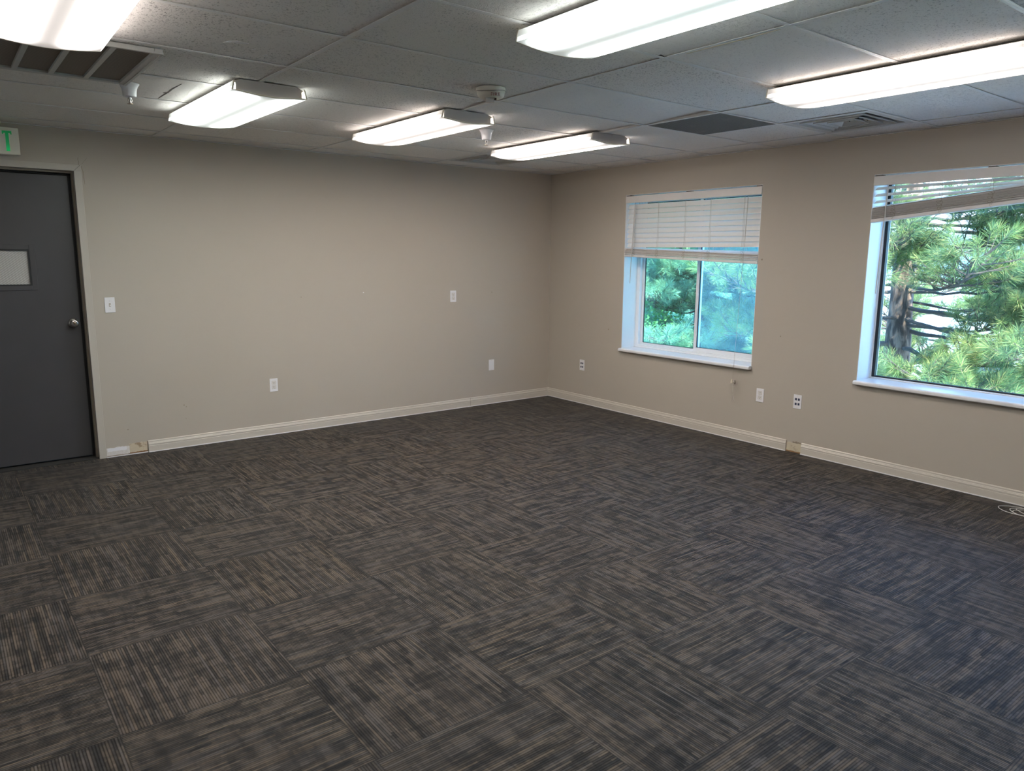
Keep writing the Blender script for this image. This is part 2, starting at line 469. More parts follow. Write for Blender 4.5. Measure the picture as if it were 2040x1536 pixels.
# baseboards
def bb_profile(s):   # s = outward direction, (offset, z)
    return [(0,0),(s*.013,0),(s*.013,.050),(s*.011,.0535),(s*.0135,.056),(s*.0135,.066),(s*.0105,.070),(s*.0105,.073),(s*.0075,.078),(s*.0075,.087),(s*.004,.0915),(0,.0925)]
def bb(name, ax, a, b, s):
    mb = MB(); mb.prism(bb_profile(s), ax, a, b)
    return tag(mb.build(name, M['base'], smooth=False), kind='structure')
b1 = bb('baseboard_back', 0, -4.166, -.0005, -1)
MB().box(-4.166, -.013, -.0165, -.0125, .0, .006).build('caulk_line', M['white'], b1)
MB().box(-1.0756, -1.0744, -.0140, -.0128, 0, .091).build('joint', M['jamb'], b1)
b2 = bb('baseboard_right', 1, -2.994, -.0005, -1)
MB().box(-.0165, -.0125, -2.994, -.013, .0, .006).build('caulk_line', M['white'], b2)
b3 = bb('baseboard_right_front', 1, YF, -3.130, -1)
MB().box(-.0165, -.0125, YF, -3.130, .0, .006).build('caulk_line', M['white'], b3)
# bare drywall where pieces of baseboard are gone
pw = patch_mat('white_plaster', (.78, .74, .72), (.62, .57, .52), (.40, .31, .22), 26, (.60, .66))
pt = patch_mat('stained_board', (.60, .50, .36), (.55, .47, .36), (.36, .26, .17), 16, (.52, .62))
def rag(y, x0, x1, z0, z1, ax, t, rnd, n=12, j=.004):
    top = [(x0+(x1-x0)*i/n, z1+rnd.uniform(-j, j)) for i in range(n+1)]
    bot = [(x1-(x1-x0)*i/n, z0+rnd.uniform(-j, j)*.4) for i in range(n+1)]
    m_ = MB()
    if ax == 1: m_.prism(top+bot, 1, y, y-t)
    else: m_.prism(top+bot, 0, y, y-t)
    return m_
rd = random.Random(4)
o = rag(0, -4.461, -4.300, .012, .074, 1, .0035, rd).build('plaster_patch', pw, wall_b); o['label'] = 'cracked white plaster patch'
r2_ = rag(-.0033, -4.455, -4.32, .045, .072, 1, .002, rd, 9, .003).build('plaster_patch', M['white'], wall_b); r2_['label'] = 'peeling white flake'
o = rag(0, -4.300, -4.170, .016, .088, 1, .0025, rd).build('bare_board_patch', pt, wall_b); o['label'] = 'brown stained bare drywall'
rag(0, -4.460, -4.300, .006, .012, 1, .004, rd, 10, .002).build('torn_edge', M['jamb'], wall_b)
rag(0, -4.300, -4.170, .009, .017, 1, .004, rd, 10, .002).build('torn_edge', simple('rust_brown', (.25, .12, .05), .8), wall_b)
MB().box(-4.173, -4.168, -.004, 0, .012, .092).build('torn_edge', M['jamb'], wall_b)
MB().box(-4.461, -4.170, -.007, 0, 0, .006).build('torn_edge', M['white'], wall_b)
o = rag(0, -3.126, -2.998, .010, .078, 0, .0025, rd).build('bare_board_patch', patch_mat('tan_board', (.58, .50, .36), (.54, .47, .35), (.44, .36, .26), 14, (.55, .7)), wall_r); o['label'] = 'bare tan drywall'
rag(0, -3.126, -2.998, .001, .011, 0, .004, rd, 10, .002).build('torn_edge', simple('rust_brown_edge', (.30, .17, .08), .8), wall_r)
for yy in (-3.1285, -2.996): MB().box(-.004, 0, yy-.002, yy+.002, 0, .088).build('torn_edge', M['jamb'], wall_r)
o = rag(0, -3.122, -3.05, .078, .092, 0, .002, rd, 8, .004).build('torn_edge', M['jamb'], wall_r)

# ------------------------------------------------------------------ windows
gl1 = glass_mat('tinted_glass', (.70, .95, .98)); gl2 = glass_mat('clear_glass', (.80, .88, .92))
gask = M['black']
FX = .190                                   # window frames stand this far back
def reveal_and_sill(root, w):
    y0, y1, z0, z1 = w; t = .004
    m_ = MB(); m_.box(.001, .30, y0, y0+t, z0, z1); m_.box(.001, .30, y1-t, y1, z0, z1); m_.box(.001, .30, y0, y1, z1-t, z1)
    m_.build('window_reveal', M['reveal'], root)
    s = MB(); s.prism([(-.040, z0-.030), (-.043, z0-.024), (-.043, z0-.010), (-.038, z0-.003), (-.030, z0), (.30, z0), (.30, z0-.012), (-.002, z0-.012), (-.002, z0-.030)], 1, y0-.004, y1+.006)
    s.build('window_sill', M['sill'], root, bevel=.002)
w1 = empty('window_1', (0.2, (W1[0]+W1[1])/2, W1[2]), kind='structure')
reveal_and_sill(w1, W1)
y0, y1, z0, z1 = W1
m_ = MB()
f0 = FX
m_.box(f0, .27, y0, y0+.045, z0, z1); m_.box(f0, .27, y1-.045, y1, z0, z1); m_.box(f0, .27, y0+.045, y1-.045, z0, z0+.030); m_.box(f0, .27, y0+.045, y1-.045, z1-.035, z1)
m_.box(f0-.012, f0+.01, y0, y1, z0, z0+.010)
m_.build('window_frame', M['vinyl'], w1, bevel=.002)
def sash(name, a, b, c, d, x0, x1, w, parent, mat, gmat, wb=None, gk=.006):
    m_ = MB(); wb = wb or w
    m_.box(x0, x1, a, a+w, c, d); m_.box(x0, x1, b-w, b, c, d); m_.box(x0, x1, a+w, b-w, c, c+wb); m_.box(x0, x1, a+w, b-w, d-w, d)
    s = m_.build(name, mat, parent, bevel=.002)
    gm = MB(); ga, gb, gc, gd = a+w, b-w, c+wb, d-w; xm = (x0+x1)/2
    gm.box(xm-.004, xm+.004, ga, ga+gk, gc, gd); gm.box(xm-.004, xm+.004, gb-gk, gb, gc, gd); gm.box(xm-.004, xm+.004, ga, gb, gc, gc+gk*.7); gm.box(xm-.004, xm+.004, ga, gb, gd-gk, gd)
    gm.build('gasket', gask, s)
    MB().box(xm-.0015, xm+.0015, ga, gb, gc, gd).build('glass_pane', gmat, s)
    return s
ym = -1.875
sash('window_sash', ym-.005, y1-.045, z0+.030, z1-.035, .225, .245, .028, w1, M['vinyl'], gl1, .018)
s = sash('window_sash', y0+.045, ym+.030, z0+.030, z1-.035, .198, .220, .030, w1, M['vinyl'], gl1, .038)
MB().box(.262, .264, y0+.045, ym+.01, z0+.03, z1-.035).build('insect_screen', screen_mat(), w1)
MB().box(.190, .200, ym-.004, ym+.018, 1.02, 1.09).build('latch', M['vinyl'], w1, bevel=.002)
w2 = empty('window_2', (0.2, (W2[0]+W2[1])/2, W2[2]), kind='structure')
reveal_and_sill(w2, W2)
y0, y1, z0, z1 = W2
m_ = MB(); m_.box(.195, .27, y0, y0+.020, z0, z1); m_.box(.195, .27, y1-.012, y1, z0, z1); m_.box(.195, .27, y0, y1, z0, z0+.010); m_.box(.195, .27, y0, y1, z1-.02, z1)
m_.build('window_frame', M['vinyl'], w2, bevel=.002)
m_ = MB(); m_.box(.200, .235, y1-.034, y1-.012, z0+.01, z1-.02); m_.box(.200, .235, y0+.02, y0+.04, z0+.01, z1-.02); m_.box(.205, .235, y0+.04, y1-.034, z0+.010, z0+.020); m_.box(.2, .235, y0+.04, y1-.034, z1-.04, z1-.02)
m_.build('gasket', gask, w2)
MB().box(.222, .226, y0+.03, y1-.022, z0+.016, z1-.03).build('glass_pane', gl2, w2)

w3 = empty('added_window_3', (0.2, (W3[0]+W3[1])/2, W3[2]), kind='structure')  # added out of view to brighten the ceiling with daylight
reveal_and_sill(w3, W3)
y0, y1, z0, z1 = W3
m_ = MB(); m_.box(.195, .27, y0, y0+.02, z0, z1); m_.box(.195, .27, y1-.02, y1, z0, z1); m_.box(.195, .27, y0, y1, z0, z0+.02); m_.box(.195, .27, y0, y1, z1-.02, z1)
m_.build('window_frame', M['vinyl'], w3, bevel=.002)
MB().box(.222, .226, y0+.02, y1-.02, z0+.02, z1-.02).build('glass_pane', gl2, w3)

# ------------------------------------------------------------------ door
d1 = empty('door_1', ((DX0+DX1)/2, .05, 0), kind='structure')
fm = MB(); fo = .048
prof_out = [(DX0-fo, 0), (DX0-fo, DZ+fo-.004), (DX1+fo, DZ+fo-.004), (DX1+fo, 0)]
fm.box(DX0-fo, DX0, -.012, .0, 0, DZ); fm.box(DX1, DX1+fo, -.012, .0, 0, DZ); fm.box(DX0-fo, DX1+fo, -.012, 0, DZ, DZ+fo-.004)
frame = fm.build('door_frame', M['casing'], d1, bevel=.002)
jm = MB()
jm.box(DX0-.028, DX0, 0, .14, 0, DZ); jm.box(DX1, DX1+.028, 0, .14, 0, DZ); jm.box(DX0-.028, DX1+.028, 0, .14, DZ, DZ+.028)
jm.build('door_jamb', M['casing'], d1)
st = MB(); st.box(DX1-.012, DX1, .045, .085, 0, DZ-.012); st.box(DX0, DX0+.012, .045, .085, 0, DZ-.012); st.box(DX0, DX1, .045, .085, DZ-.012, DZ)
st.build('door_stop', simple('stop_paint', (.30, .255, .20), .5), d1)
MB().box(DX1-.030, DX1-.0005, .112, .13, 0, DZ).build('dark_gap_strip', M['black'], d1)  # black strips put the shade of the door gap into colour
MB().box(DX0+.001, DX1-.001, .112, .13, DZ-.022, DZ-.0005).build('dark_gap_strip', M['black'], d1)
mt_ = MB(); mt_.box(DX1+.001, DX1+.0022, -.0127, -.0119, DZ, DZ+.001)
# mitre line of the frame corner
for k in range(12):
    a = k/12*.044; mt_.box(DX1+a, DX1+a+.0045, -.0126, -.0118, DZ+a, DZ+a+.0045)
mt_.build('mitre_joint', simple('mitre_shadow_gap', (.30, .27, .23), .8), d1)
DY = .095; gxa, gxb, gza, gzb = -5.19, -4.823, 1.318, 1.572
dp = MB()
dx1 = DX1-.030; dx0 = DX0+.014
dp.box(dx0, gxa, DY, DY+.040, .018, DZ-.030); dp.box(gxb, dx1, DY, DY+.040, .018, DZ-.030)
dp.box(gxa, gxb, DY, DY+.040, .018, gza); dp.box(gxa, gxb, DY, DY+.040, gzb, DZ-.030)
panel = dp.build('door_panel', M['door'], d1)
tr = MB(); a = .034
for (x0, x1, z0_, z1_) in ((gxa-a, gxa, gza-a, gzb+a), (gxb, gxb+a, gza-a, gzb+a), (gxa, gxb, gza-a, gza), (gxa, gxb, gzb, gzb+a)):
    tr.box(x0, x1, DY-.006, DY, z0_, z1_)
tr.build('vision_trim', M['door'], panel, bevel=.002)
tr = MB(); a = .009
for (x0, x1, z0_, z1_) in ((gxa, gxa+a, gza, gzb), (gxb-a, gxb, gza, gzb), (gxa+a, gxb-a, gza, gza+a), (gxa+a, gxb-a, gzb-a, gzb)):
    tr.box(x0, x1, DY-.007, DY+.01, z0_, z1_)
tr.build('glazing_gasket', M['black'], panel)
mt, nt, out = newmat('striped_pane'); o_, x, y, z = objxyz(nt)  # opaque pane with diagonal grey and pale stripes in its colour
wv = ((x*.62 + z*1.0)*(2*PI/.0125)).sin().step(-.2, .9)
cc = mixcol(nt, wv*.8, (.40, .38, .35), (.68, .65, .60))
p_ = principled(nt, out, Base_Color=cc, Roughness=.25); bump(nt, p_, wv, .5, .002)
MB().box(gxa+.005, gxb-.005, DY+.006, DY+.012, gza+.005, gzb-.005).build('vision_glass', mt, panel)
kb = MB(); kc = (-4.589, DY, 1.038)
rose = MB().lathe([(.034, 0), (.034, .004), (.030, .009), (.018, .013)], kc, 1, 40, -1)
knob = rose.build('door_knob', M['steel'], panel, smooth=True)
MB().lathe([(.013, .010), (.012, .028), (.018, .034), (.026, .042), (.028, .052), (.027, .062), (.023, .068), (.016, .070), (.014, .068)], kc, 1, 40, -1).build('knob_grip', M['steel'], knob, smooth=True)
MB().lathe([(.0095, .066), (.0095, .072), (.007, .073)], kc, 1, 24, -1).build('key_cylinder', M['brass'], knob, smooth=True)
MB().box(kc[0]-.001, kc[0]+.001, DY-.0745, DY-.072, kc[2]-.005, kc[2]+.005).build('key_slot', M['slot'], knob)
MB().box(DX0, DX1, .0, .14, -.02, .004).build('threshold', M['plenum'], d1)
# what stands behind the door leaf
MB().box(DX0-.1, DX1+.1, .145, .17, -.05, DZ+.1).build('back_panel', M['plenum'], d1)

# ================================================================== CEILING LIGHTS
cool = lens_mat('lens_cool_white', (.93, 1.0, .96), LAMP_PEAK)
coolrib = lens_mat('lens_ribbed_cool_white', (.92, 1.0, .97), LAMP_PEAK, .55)
warm = lens_mat('lens_warm_white', (1.0, .91, .86), LAMP_PEAK, .62)
def lamp(loc, rz, mat, label, L=1.19, ws=1.0):
    """a wraparound lens fixture; its origin lies on the ceiling, length along local y"""
    h = L/2
    root = empty('ceiling_light', loc, label, 'ceiling light', None); root.rotation_euler = (0, 0, rz)
    def part(mb, name, mt, par=root, **k):
        o = mb.build(name, mt, None, **k); o.parent = par; return o
    # housing pan
    hp = [(-.150, 0), (.150, 0), (.172, -.020), (.172, -.056), (-.172, -.056), (-.172, -.020)]
    mb = MB(); mb.prism([(x, z) for x, z in [(-.148, -.0005), (.148, -.0005), (.1815, -.0135), (.1815, -.020), (-.1815, -.020), (-.1815, -.0135)]], 1, -h+.017, h-.017)
    part(mb, 'housing', M['pan'])
    for s in (-1, 1):
        mb = MB(); n = 10
        low = [(.172-.344*i/n, -.056-.010*math.sin(PI*i/n)) for i in range(n+1)]
        pts = [(-.148, -.0005), (.148, -.0005), (.172, -.020)] + low + [(-.172, -.020)]
        mb.prism(pts, 1, s*(h-.018), s*(h-.014)); mb.lathe([(.003, 0), (.003, .003), (.001, .004)], (.02, s*(h-.014), -.008), 1, 8, s)
        part(mb, 'end_plate', M['pan'])
    # lens: wraps up the sides, gently bowed underneath
    n = 16; outer = [(-.186, -.014), (-.195, -.052)] + [(-.195+.39*i/n, -.056-.016*math.sin(PI*i/n)) for i in range(n+1)] + [(.195, -.052), (.186, -.014)]
    inner = [(x*.982, z+.0035 if abs(x) < .194 else z) for x, z in outer][::-1]
    inner[0] = (.182, -.014); inner[-1] = (-.182, -.014)
    mb = MB(); mb.prism(outer+inner, 1, -h, h)
    part(mb, 'lens', mat)
    # bright lip at either end of the lens
    for s in (-1, 1):
        mb = MB(); o2 = [(x*1.004, z-.0006) for x, z in outer]; i2 = [(x*.962, z+.006 if abs(x) < .194 else z) for x, z in outer][::-1]
        mb.prism(o2+i2, 1, s*(h-.006), s*(h+.001)); part(mb, 'lens_rim', M['rim'])
    return root
lamp((-3.935, -1.755, H), .012, cool, 'cool white ceiling light nearest the grey door, its lens edge cracked along the side')
lamp((-2.722, -1.790, H), .0, warm, 'warm white ceiling light above the sprinkler head, middle of the far row of three')
lamp((-1.470, -1.755, H), .0, warm, 'warm white ceiling light nearest the room corner, in front of the small square diffuser')
lamp((-4.965, -3.295, H), -.02, warm, 'large warm white ceiling light in front of the return grille, cut off at upper left')
lamp((-3.350, -4.485, H), .0, coolrib, 'large cool white ribbed ceiling light at top centre of the photo')
l6 = lamp((-1.722, -4.500, H), .0, warm, 'long warm white ceiling light at right, in front of the dark perforated panel')
l6.scale = (1.08, 1, 1)
# broken lens seam on the light by the door wall
sc = MB(); sc.box(-.1965, -.1948, -.42, -.05, -.0548, -.0530); sc.box(-.1965, -.1948, .0, .36, -.0548, -.0535)
for o in bpy.data.objects:
    if o.name == 'ceiling_light':
        q = sc.build('cracked_seam', M['slot'], None); q.parent = o

# ================================================================== CEILING FITTINGS
def sprinkler(x, y, label):
    r = empty('sprinkler_head', (x, y, H), label, 'sprinkler', 'sprinkler heads in the ceiling')
    MB().lathe([(.050, 0), (.050, -.002), (.043, -.010), (.037, -.024), (.034, -.040), (.033, -.056), (.031, -.064), (.026, -.067), (.012, -.0675)], (x, y, H), 2, 40).build('escutcheon_cup', M['white'], r, smooth=True)
    s = MB(); s.lathe([(.008, -.066), (.008, -.074), (.005, -.080), (.004, -.094), (.005, -.098)], (x, y, H), 2, 16)
    for sg in (-1, 1): s.tube([(x+sg*.008, y, H-.070), (x+sg*.010, y, H-.082), (x+sg*.003, y, H-.097)], .0018, 8)
    s.build('sprinkler_body', M['steel'], r, smooth=True)
    d = MB(); d.lathe([(.004, -.097), (.014, -.0985), (.014, -.1), (.004, -.1005)], (x, y, H), 2, 20)
    d.build('deflector', M['brass'], r, smooth=True)
sprinkler(-4.487, -1.850, 'white cup sprinkler head hanging beside the return grille, left of the ceiling lights')
sprinkler(-2.231, -1.885, 'white cup sprinkler head hanging between the two far warm ceiling lights')

# fire strobe
sx, sy = -2.985, -2.965
r = empty('fire_strobe', (sx, sy, H), 'round cream ceiling fire strobe with red FIRE lettering and a clear flash lens', 'fire alarm')
MB().lathe([(.077, 0), (.078, -.006), (.076, -.014), (.073, -.024)], (sx, sy, H), 2, 48).build('mounting_base', M['cream'], r, smooth=True)
MB().lathe([(.0735, -.024), (.072, -.0245), (.0715, -.030), (.068, -.040), (.058, -.048), (.04, -.050), (.001, -.0505)], (sx, sy, H), 2, 48).build('strobe_cover', M['cream'], r, smooth=True)
ringm = MB()
pts = []
for k in range(49):
    a = 2*PI*k/48; pts.append((sx+.0755*math.cos(a), sy+.0755*math.sin(a), H-.020-.006*math.sin(2*a)))
ringm.tube(pts, .0012, 6).build('cover_seam', M['slot'], r)
# direction toward the camera in plan
vc = Vector((CAM.x-sx, CAM.y-sy, 0)).normalized(); vr = Vector((-vc.y, vc.x, 0))
def frame_pts(u, v, z): p = Vector((sx, sy, H)) + vr*u + vc*v; return (p.x, p.y, H+z)
fl = MB(); lw, ll, lh = .026, .016, .022
base = [frame_pts(u-.004, v+.012, -.049) for u, v in ((-lw,-ll),(lw,-ll),(lw,ll),(-lw,ll))]
top = [frame_pts(u*.8-.004, v*.7+.012, -.049-lh) for u, v in ((-lw,-ll),(lw,-ll),(lw,ll),(-lw,ll))]
fl.add(base+top, [(0,1,2,3),(4,7,6,5),(0,4,5,1),(1,5,6,2),(2,6,7,3),(3,7,4,0)])
mt, nt, out = newmat('clear_acrylic'); principled(nt, out, Base_Color=(.93, .93, .95), Roughness=.06, Transmission_Weight=.7, IOR=1.4)
fl.build('flash_lens', mt, r, bevel=.003)
fl = MB()
for u in (-.020, .0, .012): fl.tube([frame_pts(u, .012, -.0495), frame_pts(u, .012, -.062)], .004, 8)
fl.build('reflector', M['steel'], r)
bk = MB(); a = [frame_pts(u, v, -.0495) for u, v in ((.012, .010), (.030, .010), (.030, .022), (.012, .022))]; b_ = [(x, y, z-.010) for x, y, z in a]
bk.add(a+b_, [(0,1,2,3),(4,7,6,5),(0,4,5,1),(1,5,6,2),(2,6,7,3),(3,7,4,0)]); bk.build('bracket', M['slot'], r)
cu = bpy.data.curves.new('lettering', 'FONT'); cu.body = 'FIRE'; cu.size = .024; cu.align_x = 'CENTER'; cu.extrude = .0006; cu.space_character = 1.15
to = bpy.data.objects.new('lettering_curve', cu); COL.objects.link(to)
dg = bpy.context.evaluated_depsgraph_get(); me = bpy.data.meshes.new_from_object(to.evaluated_get(dg)); bpy.data.objects.remove(to)
lo = bpy.data.objects.new('fire_lettering', me); COL.objects.link(lo); me.materials.clear(); me.materials.append(simple('red_print', (.22, .03, .02), .5))
# stand the letters on the rounded shoulder of the cover, facing the viewer side of the room
nrm = (vc*.80 + Vector((0, 0, -.60))).normalized(); xax = Vector((0, 0, 0)) - vr.cross(Vector((0,0,0)))
xax = vr; yax = nrm.cross(xax)
if yax.z < 0: xax = -vr; yax = nrm.cross(xax)
pos = Vector((sx, sy, H)) + xax*.024 + vc*.0615 + Vector((0, 0, -.047))
mm = Matrix((xax, yax, nrm)).transposed().to_4x4(); mm.translation = pos
lo.matrix_world = mm; lo.parent = r; lo.matrix_parent_inverse = Matrix.Translation(-Vector((sx, sy, H)))

# return grille on the left
gx0, gx1, gy0, gy1 = -5.316, -4.512, -2.672, -1.897
r = empty('return_grille', ((gx0+gx1)/2, (gy0+gy1)/2, H), 'large white return air grille with dark filter bays, behind the upper left ceiling light', 'air vent')
f = MB(); w_ = .034; zt = H-.018
f.box(gx0, gx0+w_, gy0, gy1, zt, H-.0005); f.box(gx1-w_, gx1, gy0, gy1, zt, H-.0005); f.box(gx0+w_, gx1-w_, gy0, gy0+w_, zt, H-.0005); f.box(gx0+w_, gx1-w_, gy1-w_, gy1, zt, H-.0005)
f.build('frame', M['vent'], r, bevel=.003)
lp = MB(); lp.box(gx1-.010, gx1+.002, gy0, gy1, zt-.004, zt+.004); lp.box(gx0, gx1, gy0-.002, gy0+.010, zt-.004, zt+.004)
lp.build('outer_lip', M['vent'], r)
for k in range(1, 5):
    x = gx1-w_-.002-k*.1475
    MB().box(x-.011, x+.011, gy0+w_, gy1-w_, zt+.001, H-.004).build('divider', M['vent'], r)
mt, nt, out = newmat('filter_louvre'); o_, x, y, z = objxyz(nt)
wv = (y*(2*PI/.012)).sin().step(-.6, .6)
cc = mixcol(nt, wv, (.15, .125, .105), (.34, .29, .25)); cc = mixcol(nt, noise(nt, o_, 5, 3)*.4, cc, (.22, .18, .15))
p_ = principled(nt, out, Base_Color=cc, Roughness=.8); bump(nt, p_, wv, .6, .003)
MB().box(gx0+.02, gx1-.02, gy0+.02, gy1-.02, H-.006, H-.002).build('filter_panel', mt, r)
MB().lathe([(.005, 0), (.005, .003), (.002, .004)], (-4.56, gy1-.012, zt), 2, 10, -1).build('latch', M['white'], r)

# dark perforated return panel
px0, px1, py0, py1 = gx-TX+tw, mid_tee-tw, ys[6]+tw, ys[5]-tw
mt, nt, out = newmat('perforated_metal'); o_, x, y, z = objxyz(nt)
hx = (x*(2*PI/.011)).sin(); hy = (y*(2*PI/.011)).sin()
hole = (hx*hy).step(-.1, .35); dust = noise(nt, o_, 7, 4).step(.55, .7)
cc = mixcol(nt, hole, (.16, .155, .14), (.045, .045, .04)); cc = mixcol(nt, dust*.35, cc, (.22, .20, .17))
principled(nt, out, Base_Color=cc, Roughness=.7)
r = tag(MB().box(px0-.006, px1+.006, py0-.006, py1+.006, H+.0022, H+.006).build('perforated_return_panel', mt), 'dark dusty perforated square return panel in the ceiling, behind the right-hand light', 'air vent')

# louvred square supply diffusers
def diffuser(cx, cy, label):
    r = empty('ceiling_diffuser', (cx, cy, H), label, 'air vent')
    def ring(a0, z0, a1, z1, name, mat, t=.002):
        m_ = MB(); q = lambda a, z: [(cx-a, cy-a, z), (cx+a, cy-a, z), (cx+a, cy+a, z), (cx-a, cy+a, z)]
        vs = q(a0, z0)+q(a1, z1)+q(a0-t, z0+t)+q(a1-t, z1+t)
        fs = []
        for i in range(4):
            j = (i+1) % 4; fs += [(i, j, 4+j, 4+i), (8+j, 8+i, 12+i, 12+j), (i, 8+i, 8+j, j), (4+i, 4+j, 12+j, 12+i)]
        m_.add(vs, fs); return m_.build(name, mat, r)
    vm = simple('diffuser_paint', (.60, .585, .55), .4, 0, .05, 9)
    ring(.297, H+.0022, .250, H+.0018, 'face_plate', vm)
    MB().box(cx-.25, cx+.25, cy-.25, cy+.25, H+.10, H+.104).build('duct_throat', M['plenum'], r)
    ring(.252, H+.002, .220, H+.055, 'louvre_cone', vm)
    ring(.205, H+.004, .165, H+.050, 'louvre_cone', vm)
    ring(.145, H+.003, .105, H+.046, 'louvre_cone', vm)
    ring(.085, H+.001, .050, H+.040, 'louvre_cone', vm)
    for a0 in (.212, .152, .092):
        m_ = MB()
        m_.box(cx-a0, cx+a0, cy-a0, cy-a0+.004, H-.002, H+.006); m_.box(cx-a0, cx+a0, cy+a0-.004, cy+a0, H-.002, H+.006)
        m_.box(cx-a0, cx-a0+.004, cy-a0+.004, cy+a0-.004, H-.002, H+.006); m_.box(cx+a0-.004, cx+a0, cy-a0+.004, cy+a0-.004, H-.002, H+.006)
        m_.build('louvre_lip', vm, r)
    m_ = MB()
    for k in range(7):
        a = -.09+.03*k; MB().tube([(cx+a, cy+.02, H+.020), (cx+a*1.1+.008, cy+.055, H+.045)], .003, 6).build('damper_blade', M['slot'], r)
    for k in (-1, 0, 1): MB().tube([(cx+k*.06, cy-.10, H+.012), (cx+k*.05+.012, cy-.06, H+.04)], .003, 6).build('damper_blade', M['slot'], r)
    MB().box(cx-.05, cx+.05, cy-.05, cy+.05, H+.038, H+.042).build('centre_plate', vm, r)
diffuser((gx+mid_tee)/2, (ys[6]+ys[7])/2, 'white square louvred diffuser in the ceiling at the window wall, below the right-hand light')
diffuser((gx-TX+mid_tee)/2, (ys[1]+ys[2])/2, 'dark-looking square louvred diffuser in the far ceiling corner, behind the far right light')

# ================================================================== EXIT SIGN
ex, ey = -4.831, -.10
r = empty('exit_sign', (-4.985, ey, H), 'cream exit sign with green letters hanging above the grey door', 'exit sign')
X0, X1, Z0, Z1 = -5.140, -4.830, 2.199, 2.376
green = bpy.data.materials.new('green_letters'); green.use_nodes = True
nt = green.node_tree; nt.nodes.clear(); out = nt.nodes.new('ShaderNodeOutputMaterial'); o_, x, y, z = objxyz(nt)
e = node(nt, 'ShaderNodeEmission', Color=(.0, .62, .16, 1), Strength=(((z*-1.0 + 2.36).step(.07, .14)*.22 + noise(nt, o_, 24, 2)*.10 + .06)))
p_ = node(nt, 'ShaderNodeBsdfPrincipled', Roughness=.4); p_.inputs['Base Color'].default_value = (.01, .20, .06, 1)
ad = nt.nodes.new('ShaderNodeAddShader'); nt.links.new(e.outputs[0], ad.inputs[0]); nt.links.new(p_.outputs[0], ad.inputs[1]); nt.links.new(ad.outputs[0], out.inputs['Surface'])
face = MB().box(X0, X1, ey, ey+.045, Z0, Z1).build('sign_housing', M['signwhite'], r, bevel=.006, seg=3)
lt = MB(); yl0, yl1 = ey-.0022, ey+.001; ls = {'E': -5.108, 'X': -5.047, 'I': -4.969, 'T': -4.924}
zb, zt2 = 2.222, 2.352; sw = .020
def quad(pts): lt.prism(pts, 1, yl0, yl1)
x = ls['E']; quad([(x, zb), (x+.018, zb), (x+.018, zt2), (x, zt2)])
for z in (zb, (zb+zt2)/2-.007, zt2-.015): quad([(x+.018, z), (x+.050, z), (x+.050, z+.015), (x+.018, z+.015)])
x = ls['X']; w = .062
quad([(x, zb), (x+.019, zb), (x+w, zt2), (x+w-.019, zt2)]); quad([(x+w-.019, zb), (x+w, zb), (x+.019, zt2), (x, zt2)])
x = ls['I']; quad([(x, zb), (x+.018, zb), (x+.018, zt2), (x, zt2)])
x = ls['T']; quad([(x+.017, zb), (x+.037, zb), (x+.036, zt2-.014), (x+.018, zt2-.014)]); quad([(x, zt2-.014), (x+.054, zt2-.014), (x+.054, zt2), (x, zt2)])
quad([(x, zt2-.022), (x+.006, zt2-.022), (x+.009, zt2-.014), (x, zt2-.014)]); quad([(x+.048, zt2-.022), (x+.054, zt2-.022), (x+.054, zt2-.014), (x+.045, zt2-.014)])
lt.build('exit_lettering', green, face)
cxn = -4.952
MB().lathe([(.062, 0), (.062, -.010), (.055, -.016), (.02, -.018)], (cxn-.03, ey+.022, H-.001), 2, 32).build('mounting_canopy', M['signwhite'], r, smooth=True)
MB().box(cxn-.05, cxn-.01, ey+.008, ey+.037, Z1-.001, H-.014).build('mounting_stem', M['signwhite'], r)

